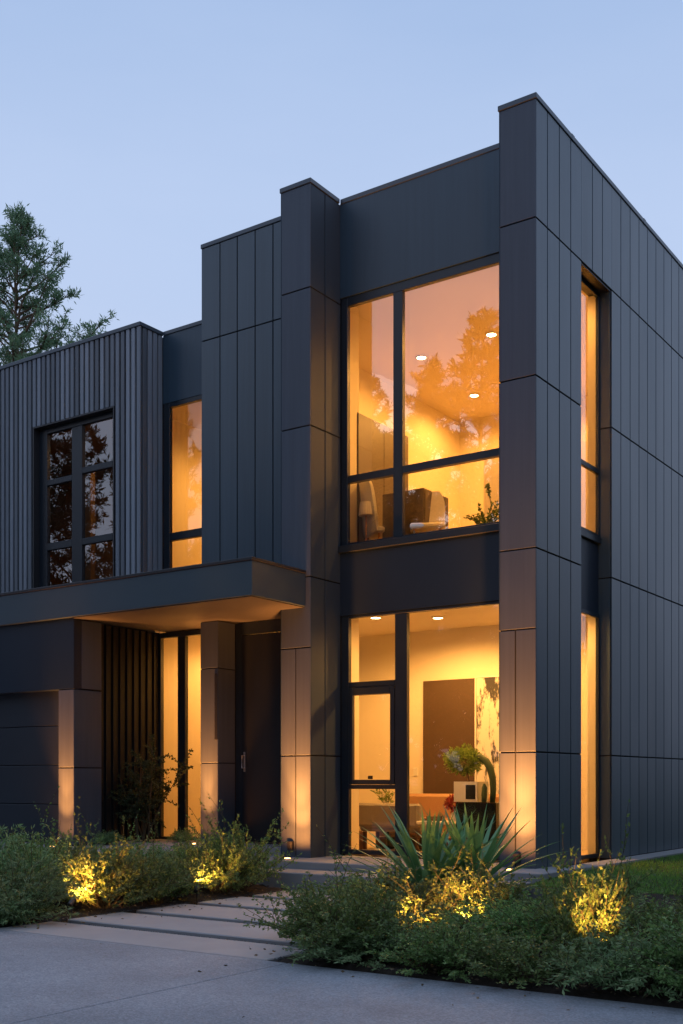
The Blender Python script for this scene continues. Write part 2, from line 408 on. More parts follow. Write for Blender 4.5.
# slatted upper block
BX=-6.314; BY=.30; ZT=7.50
OX0,OX1,OZ=-8.627,-6.845,6.45
s=MB(); x=BX-.001; pitch=.107
xs_=[]
while x>-13: xs_.append(x); x-=pitch
for x in xs_:
    a,b=x-.068,x
    if b>OX0+.02 and a<OX1-.02: s.box(a,b,BY,BY+.034,OZ,ZT,.004)
    else: s.box(a,b,BY,BY+.034,3.58,ZT,.004)
y=BY+.036
while y<.74:
    s.box(BX-.034,BX,y+.03,y+.03+.076,3.58,ZT,.004); y+=pitch
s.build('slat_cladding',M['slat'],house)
bk=MB().box(-13,OX0,BY+.035,BY+.12,3.4,ZT).box(OX1,BX-.036,BY+.035,BY+.12,3.4,ZT).box(OX0,OX1,BY+.035,BY+.12,OZ,ZT).box(BX-.09,BX-.036,BY+.121,1.0,3.4,ZT)
bk.build('wall_core',M['backing'],house)
MB().box(OX0-.0,OX0+.02,BY+.004,.62,3.5,OZ-.022).box(OX1-.02,OX1,BY+.004,.62,3.5,OZ-.022).box(OX0,OX1,BY+.004,.62,OZ-.02,OZ-.001).build('reveal',M['flashing'],house)
# recessed bay between slats and tower
MB().box(-6.31,-5.362,.77,.92,6.50,7.50).build('header_panel',M['clad_plain'],house)
# parapet caps
cap=MB()
def capbox(x0,x1,y0,y1,z1,lip=.012): cap.box(x0-lip,x1+lip,y0-lip,y1,z1-.062,z1,.006)
capbox(-.447,0,0,1.0,8.5); yq=1.0
while yq<12: cap.box(-.30,.012,yq+.003,min(yq+2.4,12)-.003,8.438,8.5,.006); cap.box(-.30,.0145,yq-.04,yq+.04,8.436,8.5025,.003); yq+=2.4
capbox(-3.528,-3.06,0,.632,8.5)
cap.box(-3.05,-.46,.638,.9,8.43,8.495,.006)
cap.box(-5.372,-3.535,.538,.9,8.438,8.5,.006); cap.box(-5.372,-5.1,.9,2.2,8.438,8.499,.006)
cap.box(-13,BX+.014,BY-.014,.77,7.50,7.56,.006)
cap.box(BX+.016,-5.364,.756,1.0,7.499,7.558,.006)
cap.build('parapet_cap',M['cap'],house)
# roofs
MB().box(-5.3,-.02,.9,12,7.95,8.05).box(-13,-5.4,.93,9,7.2,7.3).build('roof',M['flashing'],house)
# canopy
c=MB().box(-13,-3.133,-1.062,-.002,3.15,3.56,.004).box(-13,-3.532,-.001,.545,3.15,3.56)
c.build('canopy',M['canopy'],house)
MB().box(-13,-3.12,-1.077,-.004,3.561,3.60,.005).box(-13,-3.54,-.003,.54,3.561,3.598).build('canopy_flashing',M['flashing'],house)
MB().box(-6.24,-3.16,-1.035,-.004,3.138,3.149).box(-6.24,-3.535,-.003,.9,3.138,3.149).build('soffit',M['soffit'],house)
# garage
GX=-6.25; GY=-1.0
MB().box(-13,GX,GY,GY+.14,2.20,3.148,.003).build('header_panel',M['spandrel'],house)
c=MB()
for a,b in ((.1,1.14),(1.14,2.195)):
    c.box(-6.55,GX-.0,GY,GY+.014,a+GAP,b-GAP,.003)
    c.box(GX-.014,GX,GY+.015,-.5,a+GAP,b-GAP,.003)
c.box(GX-.014,GX,GY+.142,-.5,2.2+GAP,3.13,.003)
c.build('pier',M['clad_pier'],house)
MB().box(-6.55,GX-.016,GY+.016,-.5,.0,2.195).box(-6.45,GX-.016,GY+.145,-.5,2.2,3.14).build('pier_core',M['backing'],house)
gd=MB()
for a,b in ((.10,.64),(.64,1.18),(1.18,1.72),(1.72,2.26)):
    gd.box(-12,-6.555,-.86,-.82,a+.004,b-.004,.006)
gdo=gd.build('garage_door',M['garage'],house)
MB().box(-12,-6.555,-.815,-.80,.1,2.3).build('garage_door_seal',M['backing'],gdo)
# porch slat wall
s=MB(); y=-.47
while y<.72:
    s.box(-6.37,-6.335,y,y+.085,.11,3.13,.003); y+=.135
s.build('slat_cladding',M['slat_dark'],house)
MB().box(-6.5,-6.372,-.498,.8,.0,3.14).build('wall_core',M['backing'],house)
# porch pier
c=MB()
for a,b in ((.115,1.20),(1.212,2.488),(2.50,3.13)):
    c.box(-5.102,-4.79,.24,.254,a,b,.003); c.box(-4.804,-4.79,.256,.6,a,b,.003)
c.build('pier',M['clad_pier'],house)
MB().box(-5.10,-4.806,.256,.9,.1,3.13).build('pier_core',M['backing'],house)
MB().box(-4.842,-4.794,.232,.2395,1.52,2.42,.002).build('entry_panel',M['lamp_body'],house)
# front door
d=MB().box(-4.665,-3.62,.60,.655,.13,2.96,.004)
fd=d.build('front_door',M['door'],house)
MB().box(-4.789,-4.67,.61,.66,.11,3.13).box(-3.61,-3.53,.585,.66,.11,3.131).box(-4.669,-3.611,.585,.66,2.97,3.13).box(-4.669,-3.611,.59,.66,.112,.127).build('door_frame',M['frame'],fd)
h=MB().box(-4.635,-4.605,.592,.599,1.09,1.36,.003)
h.tube([(-4.62,.592,1.14),(-4.62,.545,1.14),(-4.62,.545,1.31),(-4.62,.592,1.31)],.009,8)
h.build('handle',M['steel'],fd)

# ---- windows: frame mesh + one glass sub-part (all the panes of one window) + extras
def window(name,plane,axis,members,panes,glass,depth=.07):
    f=MB()
    for (a0,a1,z0,z1) in members:
        if axis=='y': f.box(a0,a1,plane-depth/2,plane+depth/2,z0,z1,.004)
        else: f.box(plane-depth/2,plane+depth/2,a0,a1,z0,z1,.004)
    o=f.build(name,M['frame'],house)
    p=MB()
    for (a0,a1,z0,z1) in panes:
        if axis=='y': p.quad((a0,plane,z0),(a1,plane,z0),(a1,plane,z1),(a0,plane,z1))
        else: p.quad((plane,a0,z0),(plane,a1,z0),(plane,a1,z1),(plane,a0,z1))
    p.build('pane',glass,o,fix=False)
    return o
# upper front
w1=window('window',.705,'y',[(-3.055,-2.96,4.0,7.215),(-2.26,-2.125,4.0,7.10),(-.50,-.449,4.0,7.215),(-2.958,-.502,7.10,7.215),(-2.958,-2.262,4.81,4.905),(-2.123,-.502,4.81,4.905),(-2.958,-2.262,4.001,4.035),(-2.123,-.502,4.001,4.035)],
  [(-2.97,-2.25,4.03,4.82),(-2.97,-2.25,4.9,7.11),(-2.13,-.49,4.03,4.82),(-2.13,-.49,4.9,7.11)],M['glass'])
# lower front
w2=window('window',.705,'y',[(-3.055,-2.94,.02,3.098),(-2.235,-2.06,.02,3.06),(-.50,-.449,.02,3.098),(-2.938,-.502,3.062,3.098),(-2.938,-2.237,2.165,2.235),(-2.938,-2.237,.86,.915),(-2.938,-2.237,.02,.08),(-2.058,-.502,.02,.075)],
  [(-2.95,-2.23,2.23,3.07),(-2.87,-2.31,.98,2.06),(-2.95,-2.23,.07,.87),(-2.07,-.49,.07,3.07)],M['glass_clear'])
MB().box(-2.935,-2.875,.66,.72,.918,2.162,.006).box(-2.305,-2.24,.66,.72,.918,2.162,.006).box(-2.873,-2.307,.66,.72,2.062,2.162,.006).box(-2.873,-2.307,.66,.72,.918,.978,.006).build('sash',M['frame'],w2)
MB().box(-2.69,-2.63,.745,.775,.985,1.03,.004).box(-2.675,-2.645,.72,.745,.99,1.02).build('handle',M['lamp_body'],w2)
# slot windows on the side
window('window',-.175,'x',[(2.19,2.222,4.035,7.12),(1.28,1.32,4.035,7.12),(1.322,2.188,7.07,7.12),(1.322,2.188,4.835,4.90),(1.322,2.188,4.035,4.075)],[(1.31,2.20,4.05,4.85),(1.31,2.20,4.88,7.09)],M['glass'],.045)
window('window',-.175,'x',[(2.19,2.222,.0,3.07),(1.28,1.32,.0,3.07),(1.322,2.188,3.02,3.07),(1.322,2.188,.0,.05)],[(1.31,2.20,.04,3.04)],M['glass_clear'],.045)
# slat-block window
window('window',.45,'y',[(-8.605,-8.43,3.6,6.43),(-7.87,-7.645,3.6,6.34),(-6.99,-6.866,3.6,6.43),(-8.428,-6.992,6.345,6.43),(-8.428,-7.872,5.54,5.625),(-7.643,-6.992,5.61,5.70),(-8.428,-7.872,4.535,4.645),(-7.643,-6.992,4.53,4.63),(-8.428,-6.992,3.6,3.7)],
  [(-8.44,-7.86,3.7,6.35),(-7.66,-6.98,3.7,6.35)],M['glass'])
# recessed bay window
window('window',.81,'y',[(-6.31,-6.19,3.6,6.498),(-5.46,-5.364,3.6,6.498),(-6.188,-5.462,6.43,6.498),(-6.188,-5.462,4.475,4.59),(-6.188,-5.462,3.6,3.66)],[(-6.2,-5.45,3.65,4.5),(-6.2,-5.45,4.55,6.45)],M['glass_clear'])
# porch glazing
window('window',.745,'y',[(-6.37,-6.30,.112,3.13),(-5.965,-5.82,.112,3.05),(-5.20,-5.104,.112,3.13),(-6.298,-5.202,3.052,3.13),(-6.298,-5.967,.113,.15),(-5.818,-5.202,.113,.15)],[(-6.31,-5.95,.14,3.06),(-5.83,-5.19,.14,3.06)],M['glass_clear'])

# ---- interiors (part of the house)
def iw(name,mat,*boxes):
    for b in boxes: MB().box(*b).build(name,mat,house)
# ground floor
iw('interior_floor',M['floor_in'],(-6.37,-.31,.80,3.2,-.2,.02))
iw('interior_ceiling',M['ceil'],(-6.37,-.31,.81,3.2,3.2,3.3))
iw('interior_wall',M['wall_in'],(-6.6,-.31,3.201,3.3,-.1,3.4),(-5.12,-5.02,.92,3.2,.02,3.199),(-6.7,-6.51,.81,3.2,0,3.3))
iw('interior_wall',M['wall_in'],(-.309,-.301,2.23,3.2,0,3.3),(-.309,-.301,.80,1.27,0,3.3),(-3.5,-3.08,.80,1.001,0.02,3.2))
iw('window_reveal',M['wall_in'],(-.315,-.20,2.2225,2.2395,.0,3.15),(-.315,-.20,2.2225,2.2395,4.0,7.12),(-3.058,-3.0,.745,1.004,.03,3.19),(-3.058,-3.0,.745,1.004,3.73,7.19))
# upper front room
iw('interior_floor',M['floor_in'],(-4.3,-.31,.81,6,3.6,3.72))
iw('interior_ceiling',M['ceil'],(-4.3,-.31,.81,6,7.2,7.3))
iw('interior_wall',M['wall_in'],(-4.3,-4.2,.9,6,3.6,7.25),(-4.3,-.31,5.94,6.05,3.6,7.25),(-.312,-.304,2.23,5.94,3.6,7.3),(-.312,-.304,.8,1.27,3.6,7.3),(-2.46,-.32,3.5,3.6,3.72,5.7))
# upper bay room
iw('interior_floor',M['floor_in'],(-7.0,-4.32,.94,3.8,3.5,3.6))
iw('interior_ceiling',M['ceil'],(-7.0,-4.32,.94,3.8,6.65,6.75))
iw('interior_wall',M['wall_in'],(-7.05,-7.0,.6,3.8,3.5,6.7),(-7,-4.32,3.7,3.8,3.5,6.7))
# slat block room (dim)
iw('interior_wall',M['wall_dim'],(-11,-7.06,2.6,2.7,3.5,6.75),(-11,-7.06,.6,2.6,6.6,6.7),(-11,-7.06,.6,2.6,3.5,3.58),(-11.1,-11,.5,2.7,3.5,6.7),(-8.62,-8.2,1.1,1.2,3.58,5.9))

# ------------------------------------------------------------------ lights
WARM=(1.0,.44,.08); AMBER=(1.0,.335,.068)
def lamp(kind,loc,energy,col,parent=None,radius=.05,rot=None,size=None,blend=None):
    l=bpy.data.lights.new('lamp',kind); l.energy=energy; l.color=col; l.shadow_soft_size=radius
    if kind=='SPOT': l.spot_size=R(size); l.spot_blend=blend
    o=bpy.data.objects.new('lamp',l); COL.objects.link(o); o.location=loc
    if rot: o.rotation_euler=rot
    if parent:
        o.parent=parent; o.matrix_parent_inverse=Matrix.Translation(-Vector(parent.location))
    return o
def downlight(x,y,zc,label,energy,col=WARM,r=.07):
    t=empty('ceiling_light',(x,y,zc),label,'ceiling light','recessed ceiling lights')
    ring=MB().lathe((0,0,0),[(r+.02,-.001),(r+.02,-.012),(r,-.016),(r*.9,-.008)],20); ring.build('trim',M['ceil'],t,smooth=False)
    MB().lathe((0,0,0),[(r*.88,-.006),(r*.88,-.014)],20).build('lens',M['downlens'],t)
    lamp('SPOT',(x,y,zc-.03),energy,col,t,.06,(0,0,0),170,.5)
    return t
downlight(-3.20,2.95,7.2,'glowing round ceiling light, left one of the pair nearest the upper front window',105)
downlight(-1.96,2.77,7.2,'glowing round ceiling light upstairs nearest the corner pier, highest in view',200)
downlight(-3.33,4.84,7.2,'glowing round ceiling light upstairs deepest in the room, lowest in view',200)
downlight(-1.1,4.6,7.2,'unseen ceiling light added upstairs behind the corner pier to brighten the room',430)  # unseen fixture, added to even out the light in the upper room
downlight(-.9,2.0,7.2,'recessed ceiling light upstairs beside the slot window',230)
downlight(-3.10,1.56,3.2,'small bright ceiling light downstairs above the narrow window panes',190,(1,.47,.105))
downlight(-2.41,2.06,3.2,'small bright ceiling light downstairs washing the wall above the painting',260,(1,.47,.105))
downlight(-1.0,1.9,3.2,'recessed ceiling light downstairs near the side slot window',270,(1,.47,.105))
downlight(-5.6,2.2,3.2,'recessed ceiling light in the entrance hall behind the porch glass',190,(1,.46,.1))
downlight(-5.15,2.3,6.65,'recessed ceiling light in the narrow lit upstairs bay window',330)
downlight(-7.5,1.6,6.6,'dim ceiling light in the slatted upstairs room',14)

def uplight(x,y,z,label,energy,aim,size=50,blend=.9,fill=150):
    t=empty('ground_light',(x,y,z),label,'ground light','recessed ground lights washing the piers')
    MB().lathe((0,0,0),[(.062,-.04),(.062,.004),(.05,.009),(.046,.004)],24).build('housing',M['steel'],t,smooth=False)
    MB().lathe((0,0,0),[(.040,.006),(.040,.013),(.03,.017)],24).build('lens',M['lens'],t)
    v=Vector(aim)-Vector((x,y,z+.03)); rot=v.to_track_quat('-Z','Y').to_euler()
    lamp('SPOT',(x,y,z+.03),energy*.55,AMBER,t,.03,rot,size,blend)
    lamp('SPOT',(x,y,z+.03),energy*.30,AMBER,t,.03,rot,size*2.0,1)
    lamp('SPOT',(x,y,z+.03),fill,AMBER,t,.04,rot,140,1)
uplight(-3.17,-.33,0,'bright recessed ground light at the foot of the middle pier beside the steps',1900,(-3.24,.0,1.5),34,1)
uplight(-.13,-.38,0,'bright recessed ground light at the foot of the corner pier',2300,(-.2,.0,1.8),42,1)
uplight(-6.37,-1.28,.085,'recessed ground light at the foot of the garage pier',1300,(-6.40,-1.0,1.5),29,1,45)
uplight(-4.95,-.05,.11,'recessed ground light at the foot of the porch pier, behind the shrubs',1300,(-4.97,.24,1.4),27,1,25)
# small boxes on the piers
for x,z,l in ((-3.347,.09,'small black outlet box low on the middle pier'),(-.21,.05,'small black outlet box low on the corner pier')):
    t=empty('outlet_box',(x,-.001,z),l,'outlet box','outlet boxes on the piers')
    MB().box(-.035,.035,-.055,-.0,.0,.115,.006).build('box_body',M['lamp_body'],t)
    MB().box(-.028,.028,-.068,-.056,.03,.112,.004).build('cover',M['lamp_body'],t)

# ------------------------------------------------------------------ world, camera
w=bpy.data.worlds.new('World'); scene.world=w; w.use_nodes=True
nt=w.node_tree; nt.nodes.clear(); L=nt.links.new
out=nt.nodes.new('ShaderNodeOutputWorld')
tc=N(nt,'ShaderNodeTexCoord'); sep=N(nt,'ShaderNodeSeparateXYZ'); L(tc.outputs['Generated'],sep.inputs[0])
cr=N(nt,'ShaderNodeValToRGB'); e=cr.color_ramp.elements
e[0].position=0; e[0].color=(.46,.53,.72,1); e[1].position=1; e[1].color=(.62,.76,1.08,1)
for p,c in ((.25,(.545,.645,.87)),(.42,(.50,.625,.88)),(.60,(.385,.525,.80))):
    x=e.new(p); x.color=c4(c)
hz=N(nt,'ShaderNodeTexNoise'); hz.inputs['Scale'].default_value=1.6; hz.inputs['Detail'].default_value=5; hz.inputs['Roughness'].default_value=.55
hm=N(nt,'ShaderNodeMapping'); hm.inputs['Scale'].default_value=(1,1,3.5); L(tc.outputs['Generated'],hm.inputs[0]); L(hm.outputs[0],hz.inputs['Vector'])
hr=N(nt,'ShaderNodeMapRange'); hr.inputs[1].default_value=.3; hr.inputs[2].default_value=.7; hr.inputs[3].default_value=-.045; hr.inputs[4].default_value=.045; L(hz.outputs[0],hr.inputs[0])
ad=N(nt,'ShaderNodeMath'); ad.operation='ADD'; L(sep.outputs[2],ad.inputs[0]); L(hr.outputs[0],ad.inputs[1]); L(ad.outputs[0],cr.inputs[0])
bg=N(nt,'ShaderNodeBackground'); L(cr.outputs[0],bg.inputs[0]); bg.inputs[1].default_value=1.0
sky=N(nt,'ShaderNodeTexSky'); sky.sky_type='NISHITA'; sky.sun_disc=False; sky.sun_elevation=R(2); sky.sun_rotation=R(215); sky.air_density=1.0
bg2=N(nt,'ShaderNodeBackground'); L(sky.outputs[0],bg2.inputs[0]); bg2.inputs[1].default_value=.006
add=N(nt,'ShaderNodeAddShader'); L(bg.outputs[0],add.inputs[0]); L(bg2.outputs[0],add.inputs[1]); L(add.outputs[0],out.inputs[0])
sl=bpy.data.lights.new('sun','SUN'); sl.energy=.08; sl.angle=R(20); sl.color=(1,.85,.75)
so=bpy.data.objects.new('sun',sl); COL.objects.link(so); so.rotation_euler=(R(80),0,R(-35))
cam=bpy.data.cameras.new('camera'); co=bpy.data.objects.new('camera',cam); COL.objects.link(co)
co.location=(5.27508,-11.34756,.96208); co.rotation_euler=(R(90),0,R(34.7115))
cam.sensor_fit='HORIZONTAL'; cam.sensor_width=36; cam.lens=1126.7*36/683; cam.shift_y=(781-512)/683; cam.clip_end=1000; cam.clip_start=.05
scene.camera=co
scene.view_settings.view_transform='Standard'; scene.view_settings.look='None'; scene.view_settings.exposure=0; scene.view_settings.gamma=1
scene.cycles.max_bounces=10; scene.cycles.transparent_max_bounces=12; scene.cycles.use_denoising=True
scene.cycles.sample_clamp_indirect=4
#PLANTS
# ------------------------------------------------------------------ plants
def leaf(mb,p,d,L_,W_,rnd,fold=.25):
    d=d.normalized()
    s=d.cross(Vector((rnd.uniform(-1,1),rnd.uniform(-1,1),rnd.uniform(-1,1))))
    if s.length<.05: s=d.cross(Vector((0,0,1)))
    s.normalize(); n=d.cross(s)
    m=p+d*L_*.45+n*L_*fold*.2
    n0=len(mb.v)
    mb.v+=[tuple(p),tuple(m+s*W_*.5),tuple(p+d*L_),tuple(m-s*W_*.5)]
    mb.f.append((n0,n0+1,n0+2,n0+3))
def stemcurve(base,dirv,length,rnd,n=5,droop=.15):
    pts=[Vector(base)]; d=dirv.normalized()
    for i in range(n):
        d=(d+Vector((rnd.uniform(-.16,.16),rnd.uniform(-.16,.16),rnd.uniform(-.10,.12)-droop*i/n))).normalized()
        pts.append(pts[-1]+d*length/n)
    return pts
def along(pts,t):
    x=t*(len(pts)-1); i=min(int(x),len(pts)-2); f=x-i
    return pts[i].lerp(pts[i+1],f),(pts[i+1]-pts[i]).normalized()
def shrub_meshes(seed,h,r,nst,nlf,ll,lw,shoots=4,droop=.15,branch=3):
    rnd=random.Random(seed); fo=MB(); st_=MB()
    for k in range(nst):
        a=rnd.random()*6.283; q=math.sqrt(rnd.random())
        tilt=q*1.15; 
        d=Vector((math.cos(a)*math.sin(tilt),math.sin(a)*math.sin(tilt),math.cos(tilt)))
        ln=(h*math.cos(tilt)+r*1.05*math.sin(tilt))*rnd.uniform(.72,1.12)
        b=(rnd.uniform(-.25,.25)*r,rnd.uniform(-.25,.25)*r,-.02)
        sh=k<shoots
        if sh: ln*=1.4
        pts=stemcurve(b,d,ln,rnd,5,droop if not sh else .02)
        st_.tube(pts,[.0045,.004,.0035,.003,.002,.0012],4,False)
        lines=[(pts,ln,.3)]
        for q2 in range(branch if not sh else 1):
            p,dd=along(pts,rnd.uniform(.35,.85))
            d2=(dd+Vector((rnd.uniform(-1,1),rnd.uniform(-1,1),rnd.uniform(-.3,.7)))).normalized()
            p2=stemcurve(p,d2,ln*rnd.uniform(.25,.45),rnd,3,droop)
            st_.tube(p2,[.003,.0025,.002,.001],3,False); lines.append((p2,ln*.4,.1))
        for pl,L0,t0 in lines:
            m=int(nlf*(L0/ln)*(.6 if sh else 1))
            for i in range(m):
                t=rnd.uniform(t0,1.0)
                p,dd=along(pl,t)
                od=Vector((rnd.gauss(0,1),rnd.gauss(0,1),rnd.gauss(0,.8)))
                od=(od.normalized()+dd*.7)
                s=rnd.uniform(.6,1.25)
                leaf(fo,p+Vector((rnd.gauss(0,.006),rnd.gauss(0,.006),rnd.gauss(0,.006))),od,ll*s,lw*s,rnd)
    return fo,st_
def plant(name,fo,st_,lm,sm,label,cat,loc,group=None,fname='foliage',sname='stem'):
    t=empty(name,loc,label,cat,group)
    f=fo.build(fname,lm,t,fix=False); s=st_.build(sname,sm,t,fix=False)
    return t
PROTO={}
def shrub(kind,x,y,z,s,sz,rz,label,group):
    if kind not in PROTO:
        par={'a':(21,.50,.44,75,50,.034,.019,5,.15,3,'leaf_a'),
             'b':(22,.46,.46,85,46,.050,.014,6,.22,3,'leaf_b'),
             'c':(23,.58,.36,60,46,.034,.020,9,.08,3,'leaf_c'),
             'd':(24,.42,.50,85,52,.030,.018,3,.2,3,'leaf_a'),
             'e':(25,.62,.42,80,50,.036,.018,8,.12,4,'leaf_a'),
             'f':(26,.36,.40,75,46,.046,.014,3,.3,3,'leaf_b')}[kind]
        fo,st_=shrub_meshes(*par[:10])
        o=plant('shrub',fo,st_,M[par[10]],M['twig'],label,'shrub',(x,y,z),group); PROTO[kind]=o
    else:
        o=copy_tree(PROTO[kind]); o.location=(x,y,z); o['label']=label; o['group']=group
    o.rotation_euler=(0,0,rz); o.scale=(s,s,sz)
GL='shrubs of the bed left of the path'; GR='shrubs of the bed right of the path'
LB=[ # kind,x,y,scale,scale z,label
('b',-2.73,-4.90,1.0,.95,'grey-green shrub at the front corner of the left bed, nearest the driveway')
,('d',-3.08,-4.45,.75,.6,'low dark shrub on the left bed edge, between front corner and golden shrub')
,('c',-2.78,-3.72,1.05,1.12,'bright golden spotlit shrub of the left bed, facing the long path slabs')
,('a',-2.72,-3.10,.9,.9,'dark round shrub on the path edge just behind the bright golden left shrub')
,('d',-2.95,-2.75,.75,.6,'low dark shrub midway between the two glowing shrubs of the left bed')
,('c',-2.78,-2.05,.95,1.08,'smaller golden lit shrub in the left bed closest to the steps')
,('e',-2.95,-1.55,.92,1.1,'tall dark shrub at the end of the left bed, in front of the door')
,('f',-3.50,-4.72,1.25,1.35,'feathery grey-green shrub in the second row of the left bed at the picture edge')
,('b',-3.40,-4.05,1.1,1.12,'grey-green shrub in the second row of the left bed, in front of the garage pier')
,('a',-3.40,-3.30,.9,.9,'small dark shrub in the second row of the left bed behind the golden shrub')
,('b',-3.40,-2.60,.85,.8,'grey-green shrub in the second row of the left bed, below the porch glass')
,('d',-3.44,-1.85,.95,.9,'low dark shrub in the second row of the left bed, below the porch pier')
,('b',-2.63,-5.12,.6,.6,'tiny grey-green shrub spilling over the front end of the left bed')
,('a',-3.93,-3.5,.95,1.05,'dark shrub with upright shoots at the back of the left bed beside the forecourt')
,('a',-3.88,-2.3,.75,.8,'dark shrub at the back of the left bed nearest the porch')
,('b',-3.98,-4.3,1.05,1.2,'grey-green shrub at the back of the left bed in front of the garage door')
]
RB=[
('a',0.82,-4.88,0.95,0.90,'dark leafy shrub at the left tip of the right bed, leaning over the path')
,('a',0.40,-4.35,1.00,0.83,'dark shrub on the path side of the right bed, second from the driveway')
,('e',0.22,-3.62,0.85,0.65,'tall dark shrub on the path side of the right bed, opposite the golden left shrub')
,('d',0.02,-3.05,1.00,0.83,'broad dark shrub beside the steps, left of the spiky yucca')
,('d',0.15,-2.10,0.90,0.74,'dark shrub tucked against the end of the steps behind the right bed')
,('c',0.72,-3.72,0.95,0.82,'golden lit shrub directly in front of the left yucca')
,('c',1.05,-3.42,0.90,0.86,'golden lit shrub below the right yucca, right one of the glowing pair')
,('f',1.05,-5.00,0.95,0.57,'low grey-green shrub on the driveway edge in front of the glowing pair')
,('d',1.70,-5.02,0.90,0.64,'low dark shrub on the driveway edge, centre of the right bed')
,('a',2.30,-5.05,0.80,0.54,'small dark shrub on the driveway edge just left of the brightest lit shrub')
,('f',2.95,-5.00,1.00,0.85,'grey-green shrub on the driveway edge below the brightest lit shrub')
,('a',3.50,-5.00,0.95,0.85,'dark shrub on the driveway edge at the lower right corner of the picture')
,('d',1.70,-4.05,0.95,0.66,'dark shrub in the middle of the right bed, between yucca and brightest shrub')
,('c',2.30,-4.12,.85,1.12,'tallest brightly lit golden shrub, on the right side of the right bed')
,('e',3.15,-4.20,0.85,0.60,'dark leafy shrub right of the brightest lit shrub at the picture edge')
,('c',2.95,-3.45,0.80,0.66,'bronze shrub with upright shoots standing behind the brightest lit shrub')
,('d',2.05,-3.35,1.05,0.48,'wide dark shrub in front of the corner pier')
,('a',2.45,-2.95,0.90,0.38,'dark shrub at the lawn side of the right bed, below the slot window')
,('d',1.60,-2.45,1.05,0.48,'broad dark shrub right of the yucca, below the corner pier light')
,('e',3.60,-3.70,0.80,0.43,'dark shrub at the right picture edge by the lawn')
,('a',0.75,-2.95,0.75,0.57,'small dark shrub hidden at the foot of the left yucca')
]
rnd=random.Random(77)
for k,x,y,s,sz,l in LB: shrub(k,x,y,zl(x,y)-.005,s,sz,rnd.random()*6.28,l,GL)
for k,x,y,s,sz,l in RB: shrub(k,x,y,zr(x,y)-.005,s,sz,rnd.random()*6.28,l,GR)

# leaf litter at the bed edges
fo=MB(); rnd=random.Random(404)
def flat(x,y,z):
    a=rnd.random()*6.28; leaf(fo,Vector((x,y,z+rnd.uniform(.002,.008))),Vector((math.cos(a),math.sin(a),rnd.uniform(-.1,.2))),rnd.uniform(.02,.045),rnd.uniform(.01,.022),rnd)
for k in range(25): flat(rnd.uniform(.3,4.2),-5.27-abs(rnd.gauss(0,.22)),-.275)
for k in range(60): flat(-2.47+abs(rnd.gauss(0,.25)),rnd.uniform(-5.2,-1.2),-.270)
for k in range(50): flat(.42-abs(rnd.gauss(0,.2)),rnd.uniform(-5.2,-1.2),-.270)
for k in range(12): flat(rnd.uniform(-5,4),rnd.uniform(-7.6,-5.3),-.275)
for k in range(700): x,y=rnd.uniform(.6,4.5),rnd.uniform(-5.24,-4.5); flat(x,y,zr(x,y)+.015)
for k in range(300): x,y=rnd.uniform(-3.2,-2.52),rnd.uniform(-5.2,-1.1); flat(x,y,zl(x,y)+.015)
M['litter']=leafmat('dry_leaf',(.09,.06,.03),(.15,.10,.05),(.24,.18,.10),.1)
tag(fo.build('leaf_litter',M['litter'],fix=False),'small dry fallen leaves scattered along the bed edges','leaf litter',kind='stuff')

# yuccas
def yucca(seed,x,y,z,n,lmax,label):
    rnd=random.Random(seed); b=MB(); t=empty('yucca',(x,y,z),label,'yucca','yuccas in the right bed')
    for k in range(n):
        u=k/n; a=k*2.39996+rnd.uniform(-.3,.3); el=R(80-70*u**.8+rnd.uniform(-8,8)); L_=lmax*rnd.uniform(.78,1.05)*(.82+.18*math.sin(math.pi*u)); wd=rnd.uniform(.046,.064)
        p=Vector((math.cos(a)*.03,math.sin(a)*.03,.16+.18*(1-u)))
        d=Vector((math.cos(a)*math.cos(el),math.sin(a)*math.cos(el),math.sin(el)))
        side=d.cross(Vector((0,0,1)))
        side=side.normalized() if side.length>.05 else Vector((1,0,0))
        dr=rnd.uniform(.02,.12)+.16*u*rnd.random(); rows=[]; m=9
        for i in range(m+1):
            f=i/m; w_=wd*(.55+.9*f if f<.45 else .955*(1-(f-.45)/.55)**.8+.0)*.62
            nrm=side.cross(d).normalized()
            rows.append((p-side*w_+nrm*w_*.35,p.copy(),p+side*w_+nrm*w_*.35))
            p=p+d*L_/m; d=(d+Vector((0,0,-dr*f))).normalized()
        n0=len(b.v)
        for r_ in rows: b.v+=[tuple(q) for q in r_]
        for i in range(m):
            for j in (0,1): b.f.append((n0+i*3+j,n0+i*3+j+1,n0+i*3+j+4,n0+i*3+j+3))
    b.build('foliage',M['yucca'],t,fix=False,smooth=True)
    MB().tube([(0,0,-.05),(.01,0,.15),(0,0,.36)],[.06,.055,.03],10).build('trunk',M['bark'],t)
yucca(3,.10,-2.50,-.33,74,.96,'spiky green yucca with the left rosette, in front of the tall window')
yucca(9,.40,-2.22,-.29,66,.94,'spiky green yucca with the right rosette, in front of the black pedestal window')

